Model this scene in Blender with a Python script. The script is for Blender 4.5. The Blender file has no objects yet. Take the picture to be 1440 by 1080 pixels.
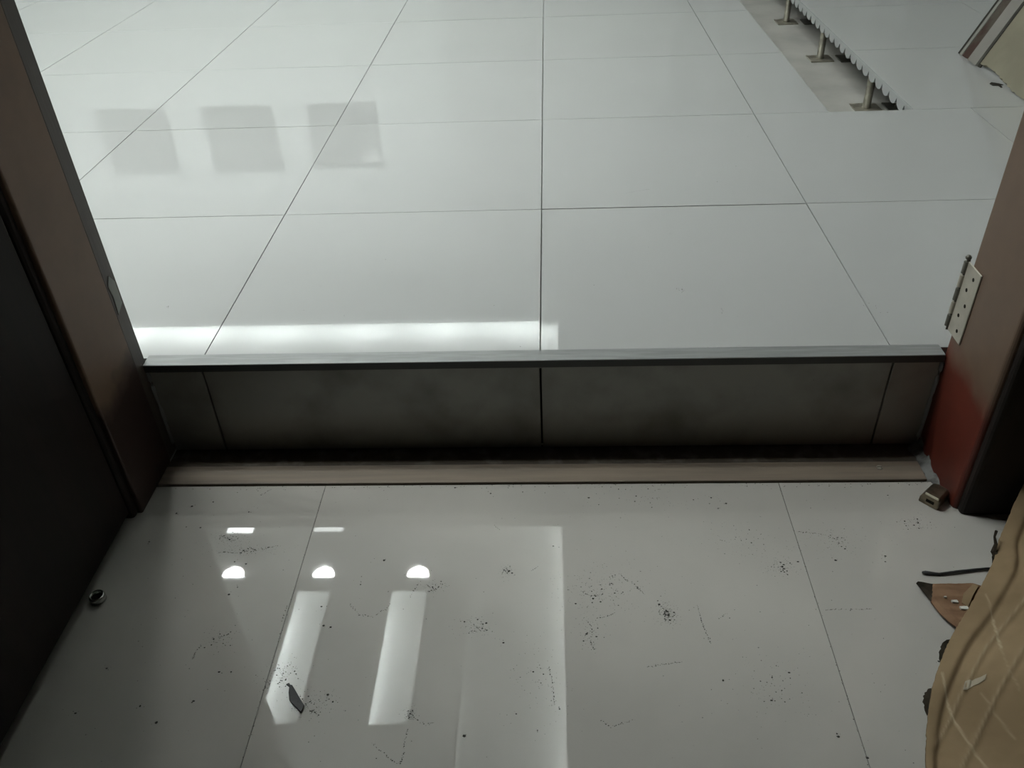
import bpy, bmesh, math, random
from mathutils import Vector, Matrix
random.seed(7)
S = bpy.context.scene
COL = S.collection

# ------------------------------------------------------------------ camera
cam_d = bpy.data.cameras.new('camera')
cam = bpy.data.objects.new('camera', cam_d)
COL.objects.link(cam)
cam_d.sensor_width = 36.0
cam_d.lens = 1190.07 / 1440 * 36.0
cam_d.clip_start = 0.02
def cam_pose(loc, yaw, pit, rol):
    cy, sy, cp, sp = math.cos(yaw), math.sin(yaw), math.cos(pit), math.sin(pit)
    f = Vector((sy * cp, cy * cp, -sp)); r = Vector((cy, -sy, 0)); u = r.cross(f)
    r2 = r * math.cos(rol) + u * math.sin(rol); u2 = -r * math.sin(rol) + u * math.cos(rol)
    m = Matrix((r2, u2, -f)).transposed().to_4x4()
    m.translation = Vector(loc)
    cam.matrix_world = m
cam_pose((0.02206, -1.80734, 0.83399), -0.060582, 0.634658, -0.048218)
S.camera = cam

# ------------------------------------------------------------------ world, exposure, lamp levels
W = bpy.data.worlds.new('world'); S.world = W; W.use_nodes = True
W.node_tree.nodes['Background'].inputs[0].default_value = (0.6, 0.65, 0.7, 1)
W.node_tree.nodes['Background'].inputs[1].default_value = 0.02
S.view_settings.view_transform = 'Standard'
S.view_settings.look = 'None'
S.view_settings.exposure = 0.72
S.view_settings.gamma = 1.0
S.view_settings.use_curve_mapping = False
L_DOWN = 160.0      # radiance of the downlight lenses
L_SLOT = 70.0       # radiance of the LED bars in the two ceiling slots
L_COVE = 85.0       # radiance of the LED bars in the far cove
L_SIDE = 32.0       # radiance of the LED bars along the right edge of the ceiling recess
L_PANEL = 9.0       # radiance of the small ceiling lamps

# ------------------------------------------------------------------ materials
def mat(name, col, rough=0.5, metal=0.0, ior=1.5, spec=0.5, var=0.0, vscale=8.0, col2=None, bump=0.0, bscale=60.0, detail=4.0, stretch=None, ramp=(0.4, 0.6)):
    m = bpy.data.materials.new(name); m.use_nodes = True
    nt = m.node_tree; b = nt.nodes['Principled BSDF']
    b.inputs['Base Color'].default_value = (*col, 1)
    b.inputs['Roughness'].default_value = rough
    b.inputs['Metallic'].default_value = metal
    b.inputs['IOR'].default_value = ior
    b.inputs['Specular IOR Level'].default_value = spec
    tc = nt.nodes.new('ShaderNodeTexCoord')
    src = tc.outputs['Object']
    if stretch:
        mp = nt.nodes.new('ShaderNodeMapping'); mp.inputs['Scale'].default_value = stretch
        nt.links.new(src, mp.inputs['Vector']); src = mp.outputs['Vector']
    if col2 is not None or var > 0:
        n = nt.nodes.new('ShaderNodeTexNoise'); n.inputs['Scale'].default_value = vscale; n.inputs['Detail'].default_value = detail
        nt.links.new(src, n.inputs['Vector'])
        r = nt.nodes.new('ShaderNodeValToRGB')
        c2 = col2 if col2 is not None else tuple(c * (1 - var) for c in col)
        r.color_ramp.elements[0].position = ramp[0]; r.color_ramp.elements[0].color = (*col, 1)
        r.color_ramp.elements[1].position = ramp[1]; r.color_ramp.elements[1].color = (*c2, 1)
        nt.links.new(n.outputs['Fac'], r.inputs['Fac'])
        nt.links.new(r.outputs['Color'], b.inputs['Base Color'])
    if bump > 0:
        n2 = nt.nodes.new('ShaderNodeTexNoise'); n2.inputs['Scale'].default_value = bscale; n2.inputs['Detail'].default_value = 3
        nt.links.new(src, n2.inputs['Vector'])
        bp = nt.nodes.new('ShaderNodeBump'); bp.inputs['Strength'].default_value = bump; bp.inputs['Distance'].default_value = 0.002
        nt.links.new(n2.outputs['Fac'], bp.inputs['Height']); nt.links.new(bp.outputs['Normal'], b.inputs['Normal'])
    return m

def emit(name, col, strength):
    m = bpy.data.materials.new(name); m.use_nodes = True
    b = m.node_tree.nodes['Principled BSDF']
    b.inputs['Base Color'].default_value = (0.8, 0.8, 0.8, 1)
    b.inputs['Emission Color'].default_value = (*col, 1)
    b.inputs['Emission Strength'].default_value = strength
    return m

M = {}
M['panel'] = mat('white polished panel', (0.438, 0.442, 0.430), 0.015, var=0.02, vscale=1.2, ior=1.65)
M['tile'] = mat('polished beige grey tile', (0.510, 0.490, 0.450), 0.022, ior=1.65, col2=(0.465, 0.447, 0.410), vscale=2.6, detail=8)
M['grout'] = mat('grey grout', (0.24, 0.24, 0.22), 0.9, spec=0.2)
M['concrete'] = mat('pale concrete screed', (0.50, 0.49, 0.45), 0.85, spec=0.2, col2=(0.40, 0.39, 0.36), vscale=6, bump=0.4, bscale=40, ramp=(0.35, 0.7))
M['alu'] = mat('brushed aluminium', (0.29, 0.298, 0.293), 0.5, metal=0.25, var=0.18, vscale=30, stretch=(0.4, 6, 6))
M['riser'] = mat('grey riser tile', (0.35, 0.35, 0.32), 0.2, col2=(0.22, 0.215, 0.19), vscale=9, detail=7, ramp=(0.45, 0.75))
M['caulk'] = mat('grey sealant', (0.30, 0.31, 0.31), 0.6, bump=0.5, bscale=50)
M['cement'] = mat('pale cement smear', (0.22, 0.22, 0.21), 0.9, spec=0.2, col2=(0.10, 0.098, 0.092), vscale=45, bump=0.8, bscale=90, ramp=(0.45, 0.65))
M['sill'] = mat('worn wooden sill strip', (0.27, 0.215, 0.165), 0.55, col2=(0.17, 0.14, 0.11), vscale=12, detail=6, stretch=(0.35, 5, 5), ramp=(0.35, 0.75))
M['sill_dark'] = mat('dark sill bed', (0.09, 0.075, 0.06), 0.8, spec=0.2, col2=(0.16, 0.14, 0.12), vscale=35, ramp=(0.5, 0.75))
M['frame_dark'] = mat('dark brown varnish', (0.075, 0.060, 0.050), 0.45, col2=(0.095, 0.075, 0.062), vscale=7, stretch=(6, 6, 0.6), bump=0.15)
M['corridor'] = mat('dim corridor paint', (0.10, 0.095, 0.085), 0.8, spec=0.2)
M['corridor_dark'] = mat('dark wood panelling', (0.03, 0.02, 0.016), 0.5, spec=0.3)
M['white'] = mat('white ceiling paint', (0.82, 0.84, 0.83), 0.8, spec=0.2)
M['wall'] = mat('white wall paint', (0.78, 0.80, 0.79), 0.8, spec=0.2)
M['soffit'] = mat('grey unfinished soffit', (0.60, 0.60, 0.585), 0.85, spec=0.2)
M['wallgrey'] = mat('grey wall board', (0.55, 0.555, 0.545), 0.75, spec=0.25)
M['wallgrey2'] = mat('pale grey wall board', (0.66, 0.665, 0.655), 0.75, spec=0.25)
M['glass'] = mat('dark glass', (0.16, 0.16, 0.15), 0.15)
M['zinc'] = mat('dull zinc steel', (0.42, 0.395, 0.32), 0.45, metal=0.5, var=0.35, vscale=30)
M['castwhite'] = mat('pale painted steel underside', (0.40, 0.41, 0.40), 0.55)
M['hinge'] = mat('satin nickel', (0.44, 0.41, 0.34), 0.42, metal=0.5, var=0.1, vscale=40)
M['hole'] = mat('dark recess', (0.015, 0.013, 0.01), 0.8, spec=0.1)
M['hinge_dark'] = mat('tarnished nickel and shaded steel', (0.16, 0.155, 0.13), 0.45, metal=0.6)
M['brass'] = mat('worn brassy steel', (0.30, 0.25, 0.18), 0.28, metal=0.85, var=0.4, vscale=50)
M['steel'] = mat('bright steel', (0.6, 0.6, 0.58), 0.22, metal=1.0)
M['facing'] = mat('black brown varnish', (0.016, 0.013, 0.011), 0.6, spec=0.2, col2=(0.022, 0.015, 0.013), vscale=6, stretch=(6, 6, 0.6))
M['worn'] = mat('worn edge with painted highlight', (0.85, 0.80, 0.62), 0.35, metal=0.25)  # pale colour puts a highlight on the worn edge
M['lip'] = mat('shade darkened aluminium', (0.07, 0.072, 0.07), 0.5, metal=0.3)  # near black colour stands in for the shadow gap under the flange
M['black'] = mat('dark grey plastic', (0.035, 0.037, 0.036), 0.55, bump=0.4, bscale=120)
M['dirt'] = mat('dark dirt', (0.055, 0.054, 0.048), 0.9, spec=0.15)
M['dust'] = mat('grey dust', (0.20, 0.20, 0.185), 0.9, spec=0.15)
M['cable'] = mat('dark plastic', (0.025, 0.025, 0.025), 0.5)
M['card'] = mat('brown corrugated cardboard', (0.265, 0.190, 0.110), 0.85, spec=0.15, col2=(0.205, 0.145, 0.082), vscale=7, detail=6, bump=0.25, bscale=25)
M['card_dark'] = mat('torn inner cardboard', (0.045, 0.036, 0.026), 0.9, spec=0.1, col2=(0.02, 0.017, 0.012), vscale=40)
M['card_torn'] = mat('rust brown torn liner', (0.27, 0.165, 0.10), 0.9, spec=0.1, col2=(0.19, 0.11, 0.065), vscale=10, stretch=(1, 6, 1))
M['card_pale'] = mat('cream cardboard', (0.22, 0.205, 0.150), 0.85, spec=0.15, col2=(0.185, 0.17, 0.125), vscale=5, bump=0.2, bscale=25)
M['card_light'] = mat('pale grey board edge', (0.20, 0.19, 0.17), 0.8, spec=0.15)
M['card_line'] = mat('dark board edge', (0.03, 0.028, 0.022), 0.85, spec=0.15)
M['card_brown'] = mat('brown board fold', (0.075, 0.065, 0.052), 0.85, spec=0.15, col2=(0.055, 0.034, 0.027), vscale=14)
M['paper'] = mat('white paint flake', (0.62, 0.62, 0.56), 0.8)
M['tape'] = mat('pale tape', (0.26, 0.27, 0.24), 0.5)
M['lens'] = emit('downlight lens', (0.95, 1.0, 0.98), L_DOWN)
M['led'] = emit('led bar', (0.95, 1.0, 0.98), L_SLOT)
M['ledcove'] = emit('cove led bar', (0.95, 1.0, 0.98), L_COVE)
M['ledside'] = emit('side led bar', (0.95, 1.0, 0.97), L_SIDE)
M['lampface'] = emit('panel lamp face', (0.95, 1.0, 0.98), L_PANEL)
M['lampface2'] = emit('dim panel lamp face', (0.95, 1.0, 0.98), L_PANEL * 0.45)

def paint_jamb(name, zred, side):
    """dark brown gloss paint, dusty, worn to a red primer below zred (object z)"""
    m = bpy.data.materials.new(name); m.use_nodes = True
    nt = m.node_tree; b = nt.nodes['Principled BSDF']
    b.inputs['Roughness'].default_value = 0.5
    b.inputs['Specular IOR Level'].default_value = 0.3
    tc = nt.nodes.new('ShaderNodeTexCoord')
    n = nt.nodes.new('ShaderNodeTexNoise'); n.inputs['Scale'].default_value = 9; n.inputs['Detail'].default_value = 5
    nt.links.new(tc.outputs['Object'], n.inputs['Vector'])
    sx = nt.nodes.new('ShaderNodeSeparateXYZ'); nt.links.new(tc.outputs['Object'], sx.inputs[0])
    ma = nt.nodes.new('ShaderNodeMath'); ma.operation = 'MULTIPLY_ADD'
    nt.links.new(n.outputs['Fac'], ma.inputs[0]); ma.inputs[1].default_value = 0.16
    nt.links.new(sx.outputs['Z'], ma.inputs[2])
    mr = nt.nodes.new('ShaderNodeMapRange')
    mr.inputs['From Min'].default_value = zred - 0.02 + 0.08; mr.inputs['From Max'].default_value = zred + 0.03 + 0.08
    nt.links.new(ma.outputs[0], mr.inputs['Value'])
    n2 = nt.nodes.new('ShaderNodeTexNoise'); n2.inputs['Scale'].default_value = 25; n2.inputs['Detail'].default_value = 4
    nt.links.new(tc.outputs['Object'], n2.inputs['Vector'])
    r1 = nt.nodes.new('ShaderNodeMix'); r1.data_type = 'RGBA'
    k = 1.0 if side == 'right' else 1.75
    r1.inputs[6].default_value = (0.150 * k, 0.098 * k, 0.066 * k, 1); r1.inputs[7].default_value = (0.110 * k, 0.073 * k, 0.052 * k, 1)
    r2 = nt.nodes.new('ShaderNodeMix'); r2.data_type = 'RGBA'
    if side == 'right':
        r2.inputs[6].default_value = (0.135, 0.026, 0.015, 1); r2.inputs[7].default_value = (0.085, 0.020, 0.013, 1)
    else:
        r2.inputs[6].default_value = (0.06, 0.036, 0.030, 1); r2.inputs[7].default_value = (0.045, 0.03, 0.025, 1)
    nt.links.new(n2.outputs['Fac'], r1.inputs[0]); nt.links.new(n2.outputs['Fac'], r2.inputs[0])
    mx = nt.nodes.new('ShaderNodeMix'); mx.data_type = 'RGBA'
    nt.links.new(mr.outputs[0], mx.inputs[0]); nt.links.new(r2.outputs[2], mx.inputs[6]); nt.links.new(r1.outputs[2], mx.inputs[7])
    nt.links.new(mx.outputs[2], b.inputs['Base Color'])
    return m
M['jamb_left'] = paint_jamb('worn brown jamb paint', 0.02, 'left')
M['jamb_right'] = paint_jamb('brown jamb paint worn to red', 0.02, 'right')

# ------------------------------------------------------------------ mesh helpers
def obj(name, bm, m=None, parent=None, loc=(0, 0, 0), smooth=False):
    me = bpy.data.meshes.new(name)
    bm.normal_update(); bm.to_mesh(me); bm.free()
    if m is not None: me.materials.append(m)
    if smooth:
        for p in me.polygons: p.use_smooth = True
    o = bpy.data.objects.new(name, me); COL.objects.link(o)
    o.location = loc
    if parent is not None: o.parent = parent
    return o
def thing(name, loc, label, cat, group=None):
    o = bpy.data.objects.new(name, None); COL.objects.link(o); o.location = loc
    o.empty_display_size = 0.05
    o['label'] = label; o['category'] = cat
    if group: o['group'] = group
    return o
def tag(o, label, cat, group=None, kind=None):
    o['label'] = label; o['category'] = cat
    if group: o['group'] = group
    if kind: o['kind'] = kind
    return o
def struct(o, label, cat):
    o['kind'] = 'structure'; o['label'] = label; o['category'] = cat
    return o
def sempty(name, label, cat):
    o = bpy.data.objects.new(name, None); COL.objects.link(o)
    return struct(o, label, cat)
def box(bm, x0, x1, y0, y1, z0, z1, bev=0.0, seg=2):
    v = [bm.verts.new(c) for c in ((x0,y0,z0),(x1,y0,z0),(x1,y1,z0),(x0,y1,z0),(x0,y0,z1),(x1,y0,z1),(x1,y1,z1),(x0,y1,z1))]
    fs = [bm.faces.new([v[i] for i in f]) for f in ((3,2,1,0),(4,5,6,7),(0,1,5,4),(1,2,6,5),(2,3,7,6),(3,0,4,7))]
    if bev > 0:
        es = list({e for f in fs for e in f.edges})
        bmesh.ops.bevel(bm, geom=es, offset=bev, segments=seg, profile=0.5, affect='EDGES')
    return bm
def nbox(*a, **k):
    return box(bmesh.new(), *a, **k)
def prism(bm, poly, z0, z1):
    a = [bm.verts.new((p[0], p[1], z0)) for p in poly]; b = [bm.verts.new((p[0], p[1], z1)) for p in poly]
    n = len(poly)
    bm.faces.new(a[::-1]); bm.faces.new(b)
    for i in range(n): bm.faces.new((a[i], a[(i+1) % n], b[(i+1) % n], b[i]))
    bmesh.ops.recalc_face_normals(bm, faces=bm.faces[:])
    return bm
def lathe(bm, prof, n=24, axis='Z', cap=True):
    rings = []
    for r, h in prof:
        ring = []
        for i in range(n):
            a = 2 * math.pi * i / n
            c = (r * math.cos(a), r * math.sin(a), h) if axis == 'Z' else (h, r * math.cos(a), r * math.sin(a))
            ring.append(bm.verts.new(c))
        rings.append(ring)
    for k in range(len(rings) - 1):
        for i in range(n):
            bm.faces.new((rings[k][i], rings[k][(i+1) % n], rings[k+1][(i+1) % n], rings[k+1][i]))
    if cap:
        bm.faces.new(rings[0][::-1]); bm.faces.new(rings[-1])
    bmesh.ops.recalc_face_normals(bm, faces=bm.faces[:])
    return bm
def tube(bm, pts, rad, n=8):
    pts = [Vector(p) for p in pts]; rings = []
    for i, p in enumerate(pts):
        t = (pts[min(i+1, len(pts)-1)] - pts[max(i-1, 0)]).normalized()
        s = t.cross(Vector((0, 0, 1))).normalized(); w = s.cross(t)
        r = rad[i] if isinstance(rad, (list, tuple)) else rad
        rings.append([bm.verts.new(p + s * r * math.cos(2*math.pi*k/n) + w * r * math.sin(2*math.pi*k/n)) for k in range(n)])
    for a, b in zip(rings, rings[1:]):
        for k in range(n): bm.faces.new((a[k], a[(k+1) % n], b[(k+1) % n], b[k]))
    bm.faces.new(rings[0][::-1]); bm.faces.new(rings[-1])
    bmesh.ops.recalc_face_normals(bm, faces=bm.faces[:])
    return bm

# ================================================================== SETTING
ZN = -0.2            # corridor floor level; the raised floor is z = 0
# --- corridor floor: mortar bed with polished tiles
bed = obj('floor', nbox(-1.55, 1.06, -3.2, -0.70, ZN - 0.06, ZN - 0.008), M['grout'])
struct(bed, 'polished beige grey tiled corridor floor in the foreground, dirty with dark crumbs', 'floor')
xs = [-1.55, -1.189, -0.388, 0.413, 1.06]
ys = [-3.106, -2.306, -1.506, -0.706]
for i in range(4):
    for j in range(3):
        x0, x1, y0, y1 = xs[i], xs[i+1], ys[j], ys[j+1]
        g = 0.0005
        cx, cy = (x0 + x1) / 2, (y0 + y1) / 2
        o = obj('floor_tile', nbox(x0 + g - cx, x1 - g - cx, y0 + g - cy, y1 - g - cy, -0.01, 0), M['tile'], bed, (cx, cy, ZN))
# --- subfloor slab of the far room
sub = obj('floor.001', nbox(-4.3, 2.75, -0.58, 4.5, ZN - 0.08, ZN), M['concrete'])
struct(sub, 'bare pale concrete subfloor seen through the gap in the raised floor', 'floor')
# --- raised floor of square panels
raised = sempty('floor.002', 'raised floor of glossy white square panels beyond the doorway', 'floor')
rnd = random.Random(3)
TILT = {(0, -1): (-0.0032, 0.0004), (-1, -1): (0.0, 0.0003), (-2, -1): (0.0002, -0.0003)}
def panel(x0, x1, y0, y1, key=None, name='floor_panel'):
    g = 0.0011
    cx, cy = (x0 + x1) / 2, (y0 + y1) / 2
    o = obj(name, nbox(x0 + g - cx, x1 - g - cx, y0 + g - cy, y1 - g - cy, -0.034, 0), M['panel'], raised, (cx, cy, 0))
    tx, ty = TILT.get(key, (rnd.uniform(-.0007, .0007), rnd.uniform(-.0007, .0007)))
    o.rotation_euler = (tx, ty, 0)
    return o
for i in range(-7, 5):
    for j in range(-1, 8):
        x0, x1 = i * 0.6, min(i * 0.6 + 0.6, 2.7)
        y0, y1 = max(j * 0.6, -0.587), min(j * 0.6 + 0.6, 4.4)
        if i >= 1 and j >= 1: continue
        panel(x0, x1, y0, y1, (i, j))
for j in range(1, 8):
    y0, y1 = j * 0.6, min(j * 0.6 + 0.6, 4.4)
    panel(0.6, 0.81, y0, y1)
    p = panel(1.043, 1.643, y0, y1, (9, 9))
    panel(1.643, 2.243, y0, y1); panel(2.243, 2.7, y0, y1)
    # scalloped steel underside: a row of hanging lobes along the open edge, two more behind it
    bm = bmesh.new()
    for k, dx in enumerate((0.0, 0.066, 0.132)):
        n = 9 * 8; prev = None; L = y1 - y0
        for t in range(n + 1):
            ph = (t / 8.0) % 1.0
            z = -0.010 - 0.024 * (1 - (2 * ph - 1) ** 2) ** 0.5 * (1.0 if k == 0 else 0.9)
            y = -L/2 + L * t / n
            xx = -0.3002 + dx
            a = [bm.verts.new((xx, y, -0.0015)), bm.verts.new((xx, y, z)), bm.verts.new((xx + 0.012, y, z)), bm.verts.new((xx + 0.012, y, -0.0085))]
            if prev:
                for q in range(4): bm.faces.new((prev[q], prev[(q+1) % 4], a[(q+1) % 4], a[q]))
            prev = a
    bmesh.ops.recalc_face_normals(bm, faces=bm.faces[:])
    sc = obj('scalloped_underside', bm, M['castwhite'], p); sc['label'] = 'scalloped pale steel underside along the open edge'
    # the cut panels beside the gap are thin plates on that underside
    for v in p.data.vertices:
        if v.co.z < -0.02: v.co.z = -0.0085

# --- step between the two floors
riser = sempty('wall_riser', 'shaded grey tiled riser of the step below the raised floor', 'wall')
for x0, x1 in ((-0.699, -0.6), (-0.6, 0.0), (0.0, 0.602), (0.602, 0.684)):
    g = 0.0016
    obj('riser_tile', nbox(x0 + g, x1 - g, -0.605, -0.594, ZN, -0.003, 0.0008, 1), M['riser'], riser)
obj('riser_backing', nbox(-0.70, 0.685, -0.594, -0.582, ZN, -0.036), M['hole'], riser)
for x, s in ((-0.699, 1), (0.683, -1)):
    bm = bmesh.new()
    tube(bm, [(x + 0.0005 * math.sin(k * 1.1), -0.6065 - 0.0006 * math.sin(k * 0.9), -0.015 - 0.0165 * k) for k in range(11)], [0.0042 + 0.0005 * math.sin(k * 1.3) for k in range(11)])
    obj('sealant_bead', bm, M['caulk'], riser, smooth=True)
trim = bpy.data.objects.new('trim_1', None); COL.objects.link(trim)
struct(trim, 'aluminium angle trim along the edge of the raised floor', 'trim')
obj('top_flange', nbox(-0.700, 0.681, -0.613, -0.580, 0.0005, 0.0028, 0.0009, 2), M['alu'], trim)
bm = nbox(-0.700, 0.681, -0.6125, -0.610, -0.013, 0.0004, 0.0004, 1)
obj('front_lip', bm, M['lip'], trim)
# --- sill at the foot of the step
sill = obj('trim_2', nbox(-0.70, 0.685, -0.707, -0.594, ZN - 0.05, ZN - 0.004), M['sill_dark'])
struct(sill, 'dark gritty bed at the foot of the step behind the sill strip', 'trim')
bm = nbox(-0.6968, 0.668, -0.7025, -0.655, ZN - 0.003, ZN + 0.003, 0.0015, 2)
strip = obj('sill_strip', bm, M['sill'])
tag(strip, 'worn brown wooden strip on the floor along the foot of the step', 'sill strip')
sc = obj('screw', lathe(bmesh.new(), [(0.0001, 0.0), (0.0055, 0.0), (0.0055, 0.0008), (0.003, 0.0016), (0.0001, 0.0016)], 14), M['zinc'], strip, (0.596, -0.672, ZN + 0.0031))
sc2 = obj('slot', nbox(-0.004, 0.004, -0.0006, 0.0006, 0.0014, 0.0018), M['hole'], sc)
# cement smears at the right end of the sill
bm = bmesh.new()
rg = random.Random(5)
pts = []
NX, NY = 9, 16
for i in range(NX):
    for j in range(NY):
        u, v = i / (NX - 1), j / (NY - 1)
        x = 0.668 + 0.020 * u + 0.004 * math.sin(j * 1.3)
        if u > 0.99: x = 0.686
        y = -0.735 + 0.13 * v
        z = ZN - 0.002 + (0.006 + 0.028 * u) * (0.25 + 0.75 * v) * (0.6 + 0.4 * rg.random()) * u
        pts.append(bm.verts.new((x, y, z)))
for i in range(NX - 1):
    for j in range(NY - 1):
        bm.faces.new((pts[i*NY+j], pts[(i+1)*NY+j], pts[(i+1)*NY+j+1], pts[i*NY+j+1]))
obj('cement_smear', bm, M['cement'], sill, smooth=True)

# --- door wall, frame
wd = bmesh.new()
box(wd, -1.6, -0.80, -0.764, -0.60, ZN - 0.05, 2.6)
box(wd, 0.785, 1.1, -0.764, -0.60, ZN - 0.05, 2.6)
box(wd, -0.80, 0.785, -0.765, -0.60, 2.13, 2.6)
struct(obj('wall_door', wd, M['corridor']), 'dark wall around the doorway', 'wall')
wd2 = bmesh.new()
box(wd2, -4.3, -0.80, -0.60, -0.585, ZN, 2.8); box(wd2, 0.785, 2.8, -0.60, -0.585, ZN, 2.8); box(wd2, -0.80, 0.785, -0.60, -0.585, 2.13, 2.8)
struct(obj('wall_near', wd2, M['wall']), 'white plaster of the bright room on its doorway side', 'wall')
door = sempty('door_1', 'worn dark brown wooden door frame with a dark leaf open on the left', 'door frame')
jl = obj('jamb', nbox(-0.80, -0.698, -0.772, -0.634, ZN - 0.004, 2.05, 0.0035, 4), M['jamb_left'], door); jl['label'] = 'left jamb, dull brown'
jr = obj('jamb', nbox(0.684, 0.785, -0.772, -0.600, ZN - 0.004, 2.05, 0.008, 4), M['jamb_right'], door); jr['label'] = 'right jamb, brown worn to red near its foot'
obj('rebate_strip', nbox(-0.80, -0.6990, -0.6342, -0.600, ZN, 2.05, 0.0015, 2), M['frame_dark'], door)
obj('facing', nbox(0.692, 0.83, -0.786, -0.766, ZN - 0.004, 2.10, 0.008, 3), M['facing'], door)
obj('facing', nbox(-0.84, -0.706, -0.786, -0.766, ZN - 0.004, 2.10, 0.008, 3), M['facing'], door)
obj('frame_core', nbox(-0.80, -0.706, -0.64, -0.605, ZN, 2.05), M['hole'], door)
obj('head', nbox(-0.80, 0.785, -0.775, -0.600, 2.05, 2.15, 0.008, 3), M['frame_dark'], door)
leaf = obj('door_leaf', nbox(-0.748, -0.708, -1.56, -0.792, ZN + 0.020, 2.03, 0.002, 2), M['facing'], door); leaf['label'] = 'dark door leaf standing open on the left'
# a scrap of tape left on the left jamb
bm = bmesh.new()
prism(bm, [(-0.629, 0.118), (-0.607, 0.128), (-0.606, 0.168), (-0.618, 0.185), (-0.630, 0.172), (-0.626, 0.150)], 0, 0.0012)
bmesh.ops.transform(bm, matrix=Matrix(((0, 0, 1, -0.6991), (1, 0, 0, 0), (0, 1, 0, 0), (0, 0, 0, 1))), verts=bm.verts[:])
sc = obj('tape_scrap', bm, M['tape'], door); sc['label'] = 'small pale scrap of tape on the left jamb'
# the hinge left on the right jamb
hinge = obj('hinge', nbox(0.6812, 0.6838, -0.640, -0.592, 0.040, 0.168, 0.001, 1), M['hinge'], door); hinge['label'] = 'satin nickel hinge leaf with five screw holes'
for z, y in ((0.056, -0.622), (0.080, -0.612), (0.103, -0.622), (0.127, -0.612), (0.151, -0.622)):
    bm = lathe(bmesh.new(), [(0.0001, 0), (0.0032, 0), (0.0032, 0.0006), (0.0001, 0.0006)], 12, 'X')
    bmesh.ops.translate(bm, vec=(0.6808, y, z), verts=bm.verts[:])
    obj('screw_hole', bm, M['hole'], hinge)
for k in range(5):
    z = 0.045 + 0.0248 * k
    bm = lathe(bmesh.new(), [(0.0025, 0), (0.0048, 0.0008), (0.0048, 0.0215), (0.0025, 0.0223)], 14)
    bmesh.ops.translate(bm, vec=(0.6815, -0.588, z), verts=bm.verts[:])
    obj('knuckle', bm, M['hinge_dark'] if k % 2 == 0 else M['hinge'], hinge, smooth=False)
bm = nbox(0.680, 0.6855, -0.590, -0.5875, 0.038, 0.171, 0.0005, 1)
obj('folded_leaf', bm, M['hinge_dark'], hinge)
obj('pin_cap', lathe(bmesh.new(), [(0.001, 0), (0.004, 0.001), (0.005, 0.004), (0.003, 0.007), (0.0005, 0.008)], 12), M['hinge_dark'], hinge, (0.6815, -0.588, 0.169), smooth=True)

# --- corridor shell
struct(obj('wall_corridor_left', nbox(-1.65, -1.55, -3.2, -0.77, ZN - 0.05, 2.5), M['corridor_dark']), 'dark corridor wall on the left', 'wall')
struct(obj('wall_corridor_right', nbox(1.06, 1.16, -3.2, -0.77, ZN - 0.05, 2.5), M['corridor']), 'dim corridor wall on the right', 'wall')
struct(obj('wall_corridor_back', nbox(-1.65, 1.12, -3.3, -3.2, ZN - 0.05, 2.5), M['corridor']), 'dim corridor wall behind the camera', 'wall')
struct(obj('ceiling_corridor', nbox(-1.65, 1.12, -3.3, -0.77, 2.45, 2.55), M['corridor']), 'unlit corridor ceiling', 'ceiling')

# --- bright room shell
struct(obj('wall_left', nbox(-4.4, -4.3, -0.6, 4.5, ZN - 0.08, 2.95), M['wall']), 'white left wall of the bright room', 'wall')
struct(obj('wall_right', nbox(2.7, 2.8, -0.6, 4.5, ZN - 0.08, 2.95), M['wallgrey']), 'grey right wall of the bright room', 'wall')
wf = bmesh.new()
WIN = ((-3.41, -2.84), (-2.59, -2.03), (-1.80, -1.255)); WZ = (1.145, 1.665)
WY = 4.4
for x0, x1 in ((-4.4, WIN[0][0]), (WIN[0][1], WIN[1][0]), (WIN[1][1], WIN[2][0]), (WIN[2][1], -0.71)):
    box(wf, x0, x1, WY, WY + 0.1, ZN, 2.95)
for x0, x1 in WIN:
    box(wf, x0, x1, WY, WY + 0.1, ZN, WZ[0]); box(wf, x0, x1, WY, WY + 0.1, WZ[1], 2.95)
wfar = struct(obj('wall_far', wf, M['wall']), 'white far wall with three dark square windows, mirrored in the raised floor', 'wall')
for k, (x0, x1) in enumerate(WIN):
    w = sempty('window_%d' % (k + 1), ('left', 'middle', 'right')[k] + ' of three dark square windows in the far wall', 'window')
    obj('pane', nbox(x0, x1, WY + 0.05, WY + 0.056, WZ[0], WZ[1]), M['glass'], w)
    bm = bmesh.new(); t = 0.015
    box(bm, x0, x1, WY + 0.03, WY + 0.07, WZ[0], WZ[0] + t); box(bm, x0, x1, WY + 0.03, WY + 0.07, WZ[1] - t, WZ[1])
    box(bm, x0, x0 + t, WY + 0.03, WY + 0.07, WZ[0], WZ[1]); box(bm, x1 - t, x1, WY + 0.03, WY + 0.07, WZ[0], WZ[1])
    obj('window_frame', bm, M['wallgrey'], w)
wr = sempty('wall_far.001', 'grey boarded right part of the far wall, mirrored in the raised floor', 'wall')
x = -0.71; k = 0
rb = random.Random(11)
while x < 2.70:
    w = rb.uniform(0.10, 0.24) if x > 0.8 else 1.6
    x1 = min(x + w, 2.71)
    obj('wall_board', nbox(x + 0.003, x1 - 0.003, WY - 0.006 * (k % 2), WY + 0.08, ZN, 2.95), M['wallgrey2'] if (k in (0, 2, 5, 8, 9, 11)) else M['wallgrey'], wr)
    x = x1; k += 1
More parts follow.
